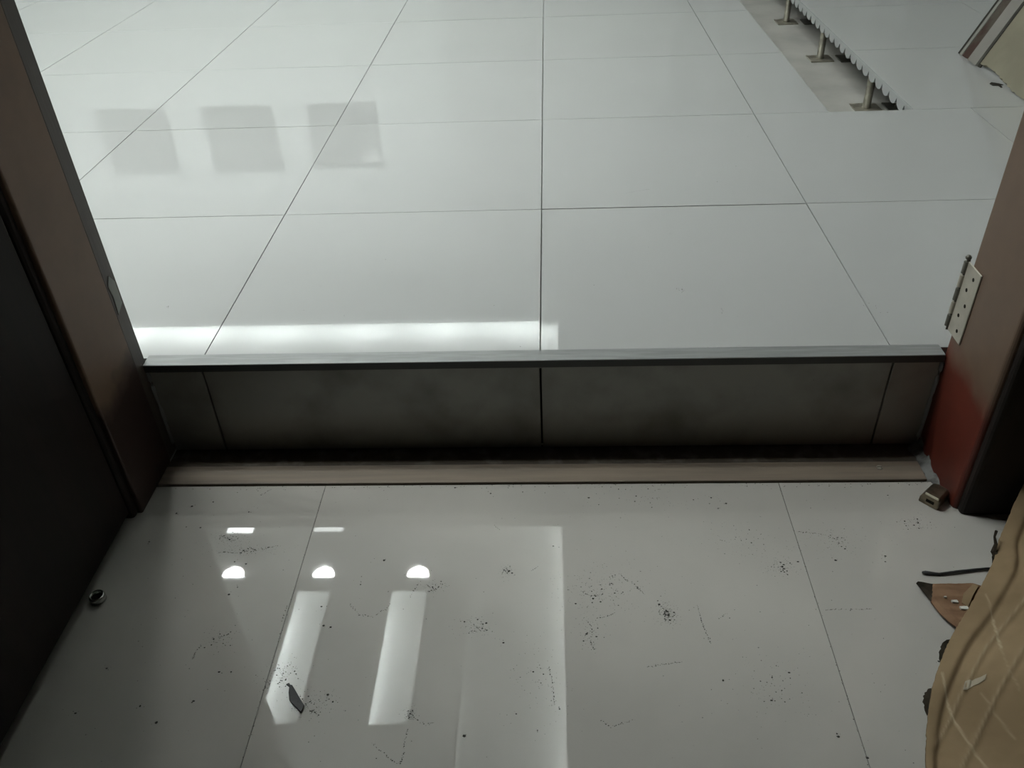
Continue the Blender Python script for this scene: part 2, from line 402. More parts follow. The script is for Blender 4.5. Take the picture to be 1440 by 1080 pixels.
# ceilings: a lowered white panel with two light slots, a lit tray behind it, a grey soffit on the right
cl = bmesh.new()
ZL = 2.6; SL = ((-1.475, -1.285), (-0.922, -0.718)); SY = (0.55, 1.40)
YE = 1.50; ZT = ZL + 0.11
box(cl, -4.3, SL[0][0], -0.6, YE, ZL, ZL + 0.012)
box(cl, SL[0][1], SL[1][0], -0.6, YE, ZL, ZL + 0.012)
box(cl, SL[1][1], -0.47, -0.6, YE, ZL, ZL + 0.012)
box(cl, -0.48, -0.47, -0.6, YE, ZL, 2.75)
for x0, x1 in SL:
    box(cl, x0, x1, -0.6, SY[0], ZL, ZL + 0.012); box(cl, x0, x1, SY[1], YE, ZL, ZL + 0.012)
    # slot box above the opening
    box(cl, x0 - 0.10, x1 + 0.02, SY[0] - 0.01, SY[1] + 0.01, ZT, ZT + 0.01)
    box(cl, x0 - 0.11, x0 - 0.10, SY[0] - 0.01, SY[1] + 0.01, ZL, ZT); box(cl, x1 + 0.01, x1 + 0.02, SY[0] - 0.01, SY[1] + 0.01, ZL, ZT)
    box(cl, x0 - 0.10, x1 + 0.02, SY[0] - 0.012, SY[0], ZL, ZT); box(cl, x0 - 0.10, x1 + 0.02, SY[1], SY[1] + 0.012, ZL, ZT)
box(cl, -4.3, -0.47, YE - 0.01, YE, ZL, 2.75)
struct(obj('ceiling', cl, M['white']), 'lowered white ceiling with two light slots, mirrored in the floors', 'ceiling')
struct(obj('ceiling.001', box(nbox(-4.3, -0.47, YE - 0.01, 4.4, 2.75, 2.80), -0.47, 0.25, -0.6, 4.4, 2.75, 2.80), M['white']), 'upper white ceiling of the light tray', 'ceiling')
YC = 3.70
cf = bmesh.new(); box(cf, -4.3, 0.065, YC, 4.4, ZL, ZL + 0.012); box(cf, -4.3, 0.065, YC, YC + 0.01, ZL + 0.012, ZL + 0.035)
struct(obj('ceiling.002', cf, M['white']), 'lowered white ceiling strip along the far wall', 'ceiling')
struct(obj('ceiling.003', box(nbox(0.065, 0.25, -0.6, 4.4, ZL - 0.005, ZL + 0.010), 0.25, 2.8, -0.6, 4.4, ZL - 0.005, 2.80), M['soffit']), 'grey unfinished ceiling on the right', 'ceiling')

# ================================================================== LAMPS (outside the frame; some mirrored in the floors, some added as fill)
def downlight(x, y, z, label):
    t = thing('downlight', (x, y, z), label, 'downlight', 'ceiling downlights of the bright room')
    obj('trim_ring', lathe(bmesh.new(), [(0.062, 0.0), (0.078, 0.0), (0.078, -0.005), (0.066, -0.008), (0.062, -0.004), (0.062, 0.0)], 28, cap=False), M['alu'], t)
    obj('lens', lathe(bmesh.new(), [(0.0005, -0.004), (0.062, -0.004), (0.062, 0.0), (0.0005, 0.0)], 28), M['lens'], t)
for x, w in ((-1.966, 'left'), (-1.401, 'middle'), (-0.817, 'right')):
    downlight(x, 1.635, 2.75, w + ' of three round downlights mirrored in the corridor floor as half discs')
n = 0
for y, rw in ((0.10, 'front row'), (-0.28, 'rear row')):  # unseen rows, added to brighten the corridor floor through the doorway
    for x, w in (((-1.86, 'left'), (-1.42, 'middle'), (-0.92, 'right')) if y > 0 else ((-1.42, 'left'), (-0.92, 'right'))):
        downlight(x, y, ZL, w + ' added fill downlight of the ' + rw + ' just inside the doorway, overhead')
for x, w in ((-2.6, 'left'), (-1.3, 'right')):  # unseen pair, added as fill for the far wall and room
    downlight(x, 2.95, 2.75, w + ' added fill downlight in the light tray near the far wall')
for k in range(5):
    t = thing('led_bar', (0.175, -0.2 + 0.8 * k, ZL + 0.010), ('first', 'second', 'third', 'fourth', 'fifth')[k] + ' LED bar from the doorway along the right edge of the ceiling recess', 'led bar', 'LED bars beside the grey ceiling')
    obj('housing', nbox(-0.012, 0.012, -0.39, 0.39, 0, 0.006), M['alu'], t)
    obj('diffuser', nbox(-0.010, 0.010, -0.385, 0.385, 0.006, 0.018, 0.003, 2), M['ledside'], t)
for (x0, x1), w in zip(SL, ('left', 'right')):
    t = thing('led_bar', (x0 - 0.07, (SY[0] + SY[1]) / 2, ZL + 0.012), w + ' LED bar hidden in a ceiling slot mirrored in the corridor floor', 'led bar', 'LED bars in the ceiling slots')
    obj('housing', nbox(-0.012, 0.012, -0.40, 0.40, 0, 0.006), M['alu'], t)
    obj('diffuser', nbox(-0.010, 0.010, -0.39, 0.39, 0.006, 0.018, 0.003, 2), M['led'], t)
cx = 0.10; k = 0
for L in (0.62, 0.62, 0.62, 0.62, 0.62, 0.62):
    t = thing('led_bar', (cx - L/2, YC + 0.045, ZL + 0.012), ('first', 'second', 'third', 'fourth', 'fifth', 'sixth')[k] + ' LED bar from the right in the far ceiling cove', 'led bar', 'LED bars in the far cove')
    obj('housing', nbox(-L/2 + 0.01, L/2 - 0.01, -0.012, 0.012, 0, 0.006), M['alu'], t)
    obj('diffuser', nbox(-L/2 + 0.05, L/2 - 0.05, -0.010, 0.010, 0.006, 0.018, 0.003, 2), M['ledcove'], t)
    cx -= L + 0.02; k += 1
for x0, x1, y0, y1, m, w in ((-2.115, -1.947, 1.99, 2.07, 'lampface', 'left'), (-1.54, -1.356, 2.0, 2.085, 'lampface2', 'right')):
    t = thing('ceiling_lamp', ((x0 + x1)/2, (y0 + y1)/2, 2.75), w + ' small rectangular ceiling lamp mirrored near the step', 'ceiling lamp', 'small rectangular lamps')
    hx, hy = (x1 - x0)/2, (y1 - y0)/2
    obj('housing', nbox(-hx - .008, hx + .008, -hy - .008, hy + .008, -0.006, 0), M['white'], t)
    obj('face', nbox(-hx, hx, -hy, hy, -0.010, -0.006), M[m], t)

# ================================================================== THINGS
def pedestal(x, y, label, dark=False):
    t = thing('floor_pedestal', (x, y, ZN), label, 'pedestal', 'steel pedestals under the cut edge of the raised floor')
    mz = M['zinc'] if not dark else M['hinge_dark']  # back row gets a darker metal, shade under the panels put into colour
    obj('base_plate', nbox(-0.046, 0.046, -0.046, 0.046, 0.0005, 0.005, 0.0015, 2), mz, t)
    obj('tube', lathe(bmesh.new(), [(0.016, 0.005), (0.0135, 0.009), (0.0135, 0.118), (0.011, 0.12)], 18), mz, t, smooth=True)
    obj('nut', lathe(bmesh.new(), [(0.016, 0.119), (0.018, 0.121), (0.018, 0.129), (0.016, 0.131)], 6), mz, t)
    obj('threaded_rod', lathe(bmesh.new(), [(0.007, 0.131), (0.007, 0.156)], 12), mz, t)
    obj('head_plate', nbox(-0.036, 0.036, -0.036, 0.036, 0.155, 0.1595, 0.001, 1), mz, t)
    return t
pedestal(1.132, 1.2, 'nearest steel pedestal on a square base plate in the floor gap')
pedestal(1.128, 1.81, 'middle steel pedestal on a square base plate in the floor gap')
pedestal(1.127, 2.41, 'farthest visible steel pedestal in the floor gap, at the top edge')
pedestal(1.128, 3.01, 'steel pedestal farther along the floor gap, beyond the picture')
for y, w in ((1.2, 'nearest'), (1.8, 'second'), (2.4, 'third')):
    pedestal(1.245, y, w + ' pedestal of the row in shadow behind the first, under the panels', True)

# cylinder-faced metal keeper block on the floor by the right jamb
kb = thing('latch_block', (0.6595, -0.752, ZN), 'small brassy metal block with a slot, on the floor by the right jamb', 'latch block')
kb.rotation_euler = (0, 0, math.radians(43))
bm = bmesh.new()
prof = [(-0.0145, 0.0), (-0.0145, 0.016), (-0.011, 0.0205), (0.004, 0.0215), (0.011, 0.018), (0.0145, 0.010), (0.0145, 0.0)]
a = [bm.verts.new((-0.016, p[0], p[1])) for p in prof]; b = [bm.verts.new((0.016, p[0], p[1])) for p in prof]
bm.faces.new(a); bm.faces.new(b[::-1])
for i in range(len(prof)): bm.faces.new((a[i], b[i], b[(i+1) % len(prof)], a[(i+1) % len(prof)]))
bmesh.ops.recalc_face_normals(bm, faces=bm.faces[:])
bmesh.ops.bevel(bm, geom=bm.edges[:], offset=0.0016, segments=2, profile=0.5, affect='EDGES')
kb.scale = (1.12, 1.12, 1.12)
obj('body', bm, M['brass'], kb)
obj('slot', nbox(-0.0166, -0.0155, -0.008, 0.004, 0.007, 0.012), M['hole'], kb)
obj('worn_highlight', nbox(-0.0163, -0.0145, -0.0125, 0.008, 0.0180, 0.0222, 0.0007, 1), M['worn'], kb)

# ring shaped bolt keeper on the floor at left
bk = thing('bolt_keeper', (-0.6945, -0.962, ZN), 'small round metal floor bolt keeper by the dark left door leaf', 'bolt keeper')
obj('ring', lathe(bmesh.new(), [(0.0075, 0.006), (0.0085, 0.0105), (0.0105, 0.0115), (0.0122, 0.009), (0.0125, 0.0), (0.0075, 0.0), (0.0075, 0.006)], 28, cap=False), M['steel'], bk, smooth=True)
obj('recess', lathe(bmesh.new(), [(0.0001, 0.0005), (0.0078, 0.0005), (0.0078, 0.006), (0.0001, 0.0045)], 20), M['hole'], bk)

# broken plastic chip
chip = thing('plastic_chip', (-0.34, -1.135, ZN), 'dark grey pointed chip of plastic lying on the corridor floor', 'chip')
bm = bmesh.new()
poly = [(-0.0165, 0.0195), (-0.0125, 0.0215), (-0.0100, 0.0185), (-0.0075, 0.0185), (0.0155, -0.0105), (0.0135, -0.0210), (-0.0068, -0.0030), (-0.0100, 0.0070), (-0.0110, 0.0160)]
prism(bm, poly, 0.0010, 0.0040)
for v in bm.verts: v.co.z += 0.0035 * max(0, v.co.y + 0.01) / 0.03
bmesh.ops.bevel(bm, geom=bm.edges[:], offset=0.0004, segments=1, profile=0.5, affect='EDGES')
obj('body', bm, M['black'], chip)

# thin dark stick
bm = bmesh.new()
tube(bm, [(0.586, -0.9115, ZN + .003), (0.5905, -0.9122, ZN + .0033), (0.6105, -0.9148, ZN + .0028), (0.6388, -0.9106, ZN + .0035), (0.6672, -0.9064, ZN + .003), (0.700, -0.9026, ZN + .003)], [0.0016, 0.0030, 0.0021, 0.0022, 0.0020, 0.0018], 8)
tag(obj('cable_scrap', bm, M['cable'], smooth=True), 'thin dark stick of cable lying above the torn cardboard scrap', 'cable scrap')

# torn triangular cardboard scrap
fl = thing('cardboard_scrap', (0.61, -0.96, ZN), 'torn rust brown triangular cardboard scrap with a dark tip on the floor', 'cardboard scrap')
poly = [(-0.0185, 0.0225), (0.0000, 0.0215), (0.022, 0.0255), (0.042, 0.0245), (0.062, 0.018), (0.035, -0.030), (-0.0130, -0.0600), (-0.0190, -0.052), (-0.028, -0.034), (-0.034, -0.013)]
def scrapz(x, y): return 0.0085 - 0.0035 * max(0, min(1, (x + 0.01) / 0.04)) + 0.0012 * math.sin(x * 160 + y * 60)
def sheetpoly(name, poly, m, parent, th, dz=0.0, inset=None):
    bm = bmesh.new()
    f = bm.faces.new([bm.verts.new((p[0], p[1], 0)) for p in poly])
    bmesh.ops.triangulate(bm, faces=bm.faces[:])
    bmesh.ops.subdivide_edges(bm, edges=bm.edges[:], cuts=4, use_grid_fill=True)
    bmesh.ops.triangulate(bm, faces=bm.faces[:])
    for v in bm.verts: v.co.z = scrapz(v.co.x, v.co.y) + dz
    bmesh.ops.recalc_face_normals(bm, faces=bm.faces[:])
    bm.normal_update()
    if sum(f.normal.z for f in bm.faces) < 0: bmesh.ops.reverse_faces(bm, faces=bm.faces[:])
    geo = bmesh.ops.extrude_face_region(bm, geom=bm.faces[:])
    bmesh.ops.translate(bm, vec=(0, 0, -th), verts=[g for g in geo['geom'] if isinstance(g, bmesh.types.BMVert)])
    bmesh.ops.recalc_face_normals(bm, faces=bm.faces[:])
    return obj(name, bm, m, parent)
sheetpoly('torn_sheet', poly, M['card_torn'], fl, 0.0015)
tp = sheetpoly('torn_tip', [(-0.0432, 0.0225), (-0.040, 0.0252), (-0.030, 0.0240), (-0.0175, 0.0222), (-0.033, -0.012), (-0.038, 0.006)], M['card_dark'], fl, 0.0015)
tp['label'] = 'dark torn tip'
bm = bmesh.new()
prism(bm, [(0.010, -0.014), (0.020, 0.004), (0.040, 0.021), (0.047, 0.018), (0.032, 0.000), (0.016, -0.022)], 0.0055, 0.0085)
obj('folded_corner', bm, M['card'], fl)
for x, y, s in ((0.001, -0.012, 0.0052), (0.010, -0.024, 0.0068), (-0.010, -0.004, 0.0022)):
    bm = bmesh.new()
    prism(bm, [(x + s * (0.8 + 0.4 * math.sin(k * 2.3)) * math.cos(k * 0.9), y + 0.75 * s * (0.8 + 0.3 * math.cos(k * 1.9)) * math.sin(k * 0.9)) for k in range(7)], scrapz(x, y) + 0.0, scrapz(x, y) + 0.0028)
    obj('paint_flake', bm, M['paper'], fl)

# ---------------- big crumpled cardboard, lower right
EDGE = [(0.800, -0.782, -0.055), (0.770, -0.792, -0.125), (0.738, -0.832, -0.165), (0.718, -0.860, -0.185), (0.692, -0.902, -0.192), (0.635, -0.974, -0.194), (0.578, -1.040, -0.194),
        (0.542, -1.092, -0.195), (0.518, -1.132, -0.195), (0.497, -1.178, -0.195), (0.479, -1.226, -0.195), (0.462, -1.288, -0.195), (0.445, -1.36, -0.195), (0.43, -1.45, -0.195)]
EV = [Vector(p) for p in EDGE]
cum = [0.0]
for a, b in zip(EV, EV[1:]): cum.append(cum[-1] + (b - a).length)
def edge_at(s):
    s = max(0, min(cum[-1] - 1e-6, s))
    for i in range(len(cum) - 1):
        if s <= cum[i+1]:
            t = (s - cum[i]) / (cum[i+1] - cum[i])
            def cr(k): return EV[max(0, min(len(EV) - 1, k))]
            p0, p1, p2, p3 = cr(i-1), cr(i), cr(i+1), cr(i+2)
            return 0.5 * ((2*p1) + (p2 - p0) * t + (2*p0 - 5*p1 + 4*p2 - p3) * t*t + (3*p1 - p0 - 3*p2 + p3) * t*t*t)
ACR = Vector((0.83, -0.49, 0.0)).normalized()
def lin(v, c, w): return max(0.0, 1 - abs(v - c) / w)
NU, NV = 210, 90; VW = 0.265
verts = []; wear = []
rj = random.Random(2)
jag = [rj.uniform(-1, 1) for _ in range(NU + 2)]
# wear lines in sheet coordinates (s along the edge, v across)
def poly(pts, w, st): return [(a, c, w, st) for a, c in zip(pts, pts[1:])]
CREASE = [(0.0, 0.020), (0.17, 0.022), (0.255, 0.031), (0.348, 0.028), (0.445, 0.020), (0.506, 0.016), (0.591, 0.010), (0.9, 0.006)]
L2 = [(0.12, 0.085), (0.299, 0.058), (0.392, 0.046), (0.481, 0.036), (0.545, 0.026), (0.595, 0.010)]
L3 = [(0.20, 0.115), (0.413, 0.082), (0.518, 0.066), (0.566, 0.054), (0.64, 0.030)]
L4 = [(0.34, 0.160), (0.52, 0.125), (0.62, 0.095)]
WL = (poly([(0.478, 0.006), (0.542, 0.027), (0.599, 0.058), (0.66, 0.09)], 0.0013, 1.0) + poly([(0.307, 0.010), (0.36, 0.036)], 0.0009, 0.5) + poly([(0.355, 0.034), (0.413, 0.060)], 0.0012, 1.1)
      + poly([(0.413, 0.060), (0.485, 0.092)], 0.0010, 0.35) + poly([(0.497, 0.053), (0.56, 0.09)], 0.0012, 0.35) + poly(L2, 0.0013, 0.5) + poly(L3, 0.0014, 0.45) + poly(L4, 0.0014, 0.35))
def interp(pts, s):
    for (a, va), (c, vc) in zip(pts, pts[1:]):
        if s <= c: return va + (vc - va) * max(0, (s - a)) / (c - a)
    return pts[-1][1]
def seg_d(p, a, b):
    ax, ay = a; bx, by = b; dx, dy = bx - ax, by - ay
    t = max(0, min(1, ((p[0]-ax)*dx + (p[1]-ay)*dy) / (dx*dx + dy*dy)))
    return math.hypot(p[0] - ax - t*dx, p[1] - ay - t*dy)
from mathutils import noise
top = []
for i in range(NU + 1):
    s = cum[-1] * i / NU
    e = edge_at(s)
    for j in range(NV + 1):
        v = VW * (j / NV) ** 1.25
        jg = 0.0009 * (jag[i] * 0.5 + 0.5 * jag[i // 4]) * max(0, 1 - v / 0.012)
        z = 0.50 * v + 0.55 * max(0, v - 0.2) ** 1.5
        # folded band along the edge, then a crease, then flat with slight ridges
        c = interp(CREASE, s)
        z += 0.0065 * (1 / (1 + math.exp((v - c) / 0.0018)))
        z -= 0.0022 * math.exp(-((v - c - 0.005) / 0.0035) ** 2)
        for LL, am in ((L2, 0.0022), (L3, 0.0026), (L4, 0.0026)):
            if LL[0][0] < s < LL[-1][0]:
                d = v - interp(LL, s)
                z += am * (math.exp(-(d / 0.003) ** 2) - 0.7 * math.exp(-((d - 0.006) / 0.004) ** 2))
        z += 0.006 * noise.noise(Vector((s * 7, v * 9, 0.3))) * min(1, v / 0.03) + 0.0015 * noise.noise(Vector((s * 40, v * 40, 1.3)))
        # the kink where the sheet turns up to the wall
        z += 0.010 * math.exp(-((s - 0.235) / 0.02) ** 2) * math.exp(-((v - 0.02) / 0.03) ** 2)
        p = e + ACR * (v + jg) + Vector((0, 0, z))
        top.append(p)
        w = 0.0
        for a, b, wd_, st in WL:
            d = seg_d((s, v), a, b)
            if d < 4 * wd_: w = max(w, st * math.exp(-(d / wd_) ** 2) * (0.45 + 0.55 * (noise.noise(Vector((s * 30, v * 30, 5))) * .5 + .5)))
        wear.append(w)
bm = bmesh.new()
TH = 0.004
vt = [bm.verts.new(p) for p in top]; vb = [bm.verts.new((p.x, p.y, max(p.z - TH, ZN + 0.0006))) for p in top]
R = NV + 1
for i in range(NU):
    for j in range(NV):
        k = i * R + j
        bm.faces.new((vt[k], vt[k+R], vt[k+R+1], vt[k+1])); bm.faces.new((vb[k], vb[k+1], vb[k+R+1], vb[k+R]))
for i in range(NU):
    k = i * R; bm.faces.new((vt[k], vb[k], vb[k+R], vt[k+R])); k += NV; bm.faces.new((vt[k], vt[k+R], vb[k+R], vb[k]))
for j in range(NV):
    k = j; bm.faces.new((vt[k], vt[k+1], vb[k+1], vb[k])); k += NU * R; bm.faces.new((vt[k], vb[k], vb[k+1], vt[k+1]))
bmesh.ops.recalc_face_normals(bm, faces=bm.faces[:])
cs = thing('cardboard_sheet', (0.55, -1.10, ZN), 'large creased brown cardboard sheet at the lower right, leaning up against the wall', 'cardboard')
bmesh.ops.translate(bm, vec=(-0.55, 1.10, -ZN), verts=bm.verts[:])
sheet = obj('sheet', bm, M['card'], cs, smooth=True)
at = sheet.data.attributes.new('wear', 'FLOAT', 'POINT')
at.data.foreach_set('value', wear + wear)
nt = M['card'].node_tree; bs = nt.nodes['Principled BSDF']
lk = bs.inputs['Base Color'].links[0]; srcc = lk.from_socket; nt.links.remove(lk)
an = nt.nodes.new('ShaderNodeAttribute'); an.attribute_name = 'wear'
mx = nt.nodes.new('ShaderNodeMix'); mx.data_type = 'RGBA'
nt.links.new(an.outputs['Fac'], mx.inputs[0]); nt.links.new(srcc, mx.inputs[6]); mx.inputs[7].default_value = (0.46, 0.38, 0.26, 1)
nt.links.new(mx.outputs[2], bs.inputs['Base Color'])
def torn(s0, s1, wmax, lift, label):
    """ragged dark strip of torn inner liner sticking out from under the edge"""
    bm = bmesh.new(); n = 14; rows = []
    rr = random.Random(int(s0 * 1000))
    for i in range(n + 1):
        s = s0 + (s1 - s0) * i / n
        e = edge_at(s) - Vector((0.55, -1.10, ZN))
        w = wmax * math.sin(math.pi * min(1, (i + 0.3) / n)) ** 0.6 * rr.uniform(0.6, 1.0)
        a = e + ACR * 0.012; b = e - ACR * w
        zz = max(0.0012, e.z - 0.002) + lift * math.sin(math.pi * i / n)
        a.z = max(0.003, e.z - 0.001); b.z = zz
        rows.append((bm.verts.new(a), bm.verts.new(b), bm.verts.new(b - Vector((0, 0, 0.001))), bm.verts.new(a - Vector((0, 0, 0.001)))))
    for p, q in zip(rows, rows[1:]):
        for k in range(4): bm.faces.new((p[k], p[(k+1) % 4], q[(k+1) % 4], q[k]))
    bm.faces.new(rows[0]); bm.faces.new(rows[-1][::-1])
    bmesh.ops.recalc_face_normals(bm, faces=bm.faces[:])
    o = obj('torn_edge', bm, M['card_dark'], cs); o['label'] = label
torn(0.185, 0.225, 0.006, 0.012, 'dark ragged torn edge')
torn(0.405, 0.450, 0.008, 0.002, 'dark ragged torn edge')
torn(0.500, 0.545, 0.009, 0.002, 'dark ragged torn edge')
# curled torn ribbon standing up from the edge
bm = bmesh.new()
base = edge_at(0.218) - Vector((0.55, -1.10, ZN))
tube(bm, [base + Vector((0.004, -0.004, 0.004)), base + Vector((-0.002, 0.004, 0.010)), base + Vector((0.003, 0.012, 0.018)), base + Vector((0.002, 0.020, 0.026)), base + Vector((0.006, 0.027, 0.032))], [0.006, 0.0045, 0.0028, 0.0018, 0.0022], 6)
o = obj('torn_ribbon', bm, M['card_dark'], cs); o['label'] = 'dark curled strip torn from the edge'
# strip of clear tape on the sheet
def on_sheet(s, v, up=0.0):
    i = int(round(s / cum[-1] * NU)); j = int(round(NV * (v / VW) ** 0.8))
    return top[i * R + j] + Vector((0, 0, up)) - Vector((0.55, -1.10, ZN))
bm = bmesh.new(); prev = None
for k in range(7):
    s = 0.490 - 0.0036 * k; v = 0.034 + 0.0034 * k
    a = bm.verts.new(on_sheet(s - 0.006, v, 0.0012)); b = bm.verts.new(on_sheet(s + 0.007, v, 0.0012))
    if prev: bm.faces.new((prev[0], a, b, prev[1]))
    prev = (a, b)
bmesh.ops.recalc_face_normals(bm, faces=bm.faces[:])
M['cleartape'] = mat('cloudy tape', (0.33, 0.285, 0.21), 0.3)
o = obj('tape_piece', bm, M['cleartape'], cs); o['label'] = 'short piece of cloudy tape'

# ---------------- wrapped board leaning beside the doorway, upper right
lb = thing('leaning_board', (1.362, 1.129, 0.0), 'cream cardboard packing leaning to the right at the upper right corner, torn along its foot', 'cardboard')
ed = Vector((0.103, 0.049, 0.15)).normalized(); al = Vector((0.0, -1.0, 0.0)); nrm = ed.cross(al).normalized()
if nrm.x > 0: nrm = -nrm
LB = 2.36
def board(name, a0, a1, d0, d1, m, label=None, ragged=0.0, start=0.0):
    """a strip of the board: a along the foot, d = depth towards the viewer"""
    n = max(2, int((a1 - a0) / 0.012)) if ragged else 1
    bm = bmesh.new(); rr = random.Random(int(a0 * 997)); prev = None
    for i in range(n + 1):
        a = a0 + (a1 - a0) * i / n
        lo = start + (ragged * rr.uniform(0, 1) if ragged else 0.0)
        lo += 0.012 * math.sin((a - 0.05) * 9) if ragged else 0.0
        lo = max(lo, 0.0035)
        q = []
        for d in (d0, d1):
            for h in (lo, LB): q.append(al * a + ed * h + nrm * d)
        for p in q: p.z = max(p.z, 0.001)
        vs = [bm.verts.new(q[0]), bm.verts.new(q[1]), bm.verts.new(q[3]), bm.verts.new(q[2])]
        if prev:
            for k in range(4): bm.faces.new((prev[k], prev[(k+1) % 4], vs[(k+1) % 4], vs[k]))
        else: bm.faces.new(vs)
        prev = vs
    bm.faces.new(prev[::-1])
    bmesh.ops.recalc_face_normals(bm, faces=bm.faces[:])
    o = obj(name, bm, m, lb)
    if label: o['label'] = label
board('edge_sheet', 0.000, 0.016, -0.012, -0.004, M['card_line'], 'dark thin edge sheet')
board('edge_liner', 0.016, 0.032, -0.012, -0.002, M['card_light'], 'pale thin edge line')
board('side_fold', 0.032, 0.088, -0.012, -0.006, M['card_brown'], 'dark brown recessed fold', 0.006)
board('front_fold', 0.088, 0.150, -0.012, 0.002, M['card_light'], 'pale grey folded band')
board('joint', 0.150, 0.168, -0.012, -0.007, M['card_line'], 'dark joint line')
board('face', 0.168, 0.95, -0.012, 0.001, M['card_pale'], 'cream cardboard face with a torn foot', 0.006, 0.004)
# loose torn shred at the foot
bm = bmesh.new()
prism(bm, [(-0.016, 0.018), (-0.006, 0.030), (0.010, 0.016), (0.018, 0.004), (0.010, 0.004), (0.006, -0.018), (0.001, -0.020), (0.001, -0.002), (-0.014, 0.002)], 0.001, 0.0025)
bmesh.ops.translate(bm, vec=(-0.012, -0.345, 0), verts=bm.verts[:])
o = obj('torn_shred', bm, M['card_line'], lb); o['label'] = 'dark shred hanging from the torn foot'

# ---------------- dirt on the floors (uncountable crumbs)
STROKES= [[[-0.5329, -0.8645], [-0.5209, -0.8646], [-0.5001, -0.8662], [-0.4895, -0.8615], [-0.4858, -0.8537], [-0.4716, -0.8616], [-0.4609, -0.857], [-0.4387, -0.8507]], [[-0.5425, -0.8263], [-0.5278, -0.8344], [-0.5122, -0.8377]], [[-0.3387, -1.1286], [-0.3312, -1.1308], [-0.3237, -1.1417], [-0.315, -1.1362]], [[-0.3237, -1.1417], [-0.315, -1.1535], [-0.3038, -1.1556], [-0.2988, -1.1513]], [[-0.315, -1.1535], [-0.3041, -1.1448]], [[-0.2944, -0.9711], [-0.2764, -0.9912], [-0.2542, -0.9939], [-0.2349, -0.9778], [-0.2309, -0.9684]], [[-0.1799, -0.9336], [-0.1678, -0.9421], [-0.1593, -0.9379]], [[-0.0802, -0.8041], [-0.0713, -0.8156]], [[-0.0165, -0.9051], [-0.0042, -0.8948]], [[-0.1938, -0.9294], [-0.2026, -0.9574]], [[-0.177, -1.1547], [-0.1629, -1.1672], [-0.1528, -1.1713], [-0.1427, -1.1681]], [[-0.2223, -1.1984], [-0.1986, -1.2179], [-0.1815, -1.2274], [-0.1779, -1.2128], [-0.1795, -1.201], [-0.1779, -1.1777]], [[0.011, -1.0811], [0.0168, -1.1119], [0.0176, -1.1415]], [[0.0586, -0.9436], [0.0745, -0.9546], [0.0931, -0.9519]], [[0.0673, -0.9999], [0.0751, -1.0165], [0.0709, -1.0415], [0.0785, -1.0536]], [[0.1489, -1.0817], [0.1744, -1.0757], [0.1997, -1.0721]], [[0.0799, -1.1632], [0.0916, -1.1724], [0.1127, -1.1661], [0.1243, -1.1618]], [[0.234, -0.9708], [0.2367, -1.0035], [0.2444, -1.0409]], [[0.2616, -0.997], [0.2756, -0.9879]], [[0.4165, -0.823], [0.4443, -0.8263], [0.4636, -0.8311], [0.4799, -0.842]], [[0.421, -0.9812], [0.4421, -0.9799], [0.4888, -0.9799]], [[-0.5018, -0.7305], [-0.4943, -0.7252], [-0.4843, -0.7143]], [[-0.3908, -0.9712], [-0.3923, -0.9874], [-0.3912, -1.0046]], [[-0.3822, -1.0889], [-0.3688, -1.0888], [-0.3662, -1.0993], [-0.3714, -1.1108]], [[-0.3909, -1.1063], [-0.3815, -1.1109], [-0.3924, -1.1234]], [[-0.4828, -1.0332], [-0.4704, -1.028], [-0.4644, -1.0229]], [[-0.5074, -1.0716], [-0.5065, -1.0557], [-0.5023, -1.0458]], [[-0.1079, -1.0015], [-0.0987, -1.0105], [-0.0885, -1.0207]], [[0.123, -0.9126], [0.1311, -0.9226], [0.1446, -0.9325], [0.1561, -0.9505]], [[0.1104, -0.9868], [0.094, -0.9947], [0.0812, -0.9973]]]
DOTS= [[-0.6083, -0.8062], [-0.5829, -0.808], [-0.6599, -0.8403], [-0.5005, -0.8846], [-0.4803, -0.8892], [-0.48, -0.9377], [-0.4894, -0.9518], [-0.6282, -1.0865], [-0.5551, -1.1466], [-0.4838, -1.1406], [-0.4825, -1.1384], [-0.5227, -1.1711], [-0.6419, -1.1581], [-0.4611, -1.0916], [-0.4435, -1.0915], [-0.3377, -0.9752], [-0.3155, -1.0135], [-0.3268, -1.011], [-0.296, -1.1272], [-0.2867, -1.1382], [-0.0515, -0.905], [-0.0468, -0.9094], [-0.0551, -1.0406], [0.0252, -1.1468], [0.0187, -0.8525], [0.1762, -0.9641], [0.1777, -0.9709], [0.1879, -0.9841], [0.1892, -0.9906], [0.1843, -0.988], [0.1903, -0.9997], [0.3771, -0.8972], [0.3795, -0.9015], [0.4037, -0.887], [0.4629, -0.8842], [0.5387, -0.8874], [0.6197, -0.7952], [0.5974, -0.8], [0.3846, -1.18], [0.3853, -1.184], [0.4137, -1.2129], [0.2514, -1.1016], [0.3109, -1.132], [-0.101, -1.1872], [-0.0332, -1.1546], [-0.2552, -0.8822], [-0.2847, -0.9321], [0.2908, -0.7424], [0.2987, -0.7682], [0.3138, -0.7564], [0.1341, -0.7198], [0.0811, -0.7407], [-0.0901, -0.7286], [-0.034, -0.7255], [-0.1541, -0.7136], [0.5425, -0.8756], [0.5541, -1.0694], [-0.5095, -0.7711], [-0.5805, -0.746], [-0.6154, -0.7564], [-0.6373, -0.7737]]
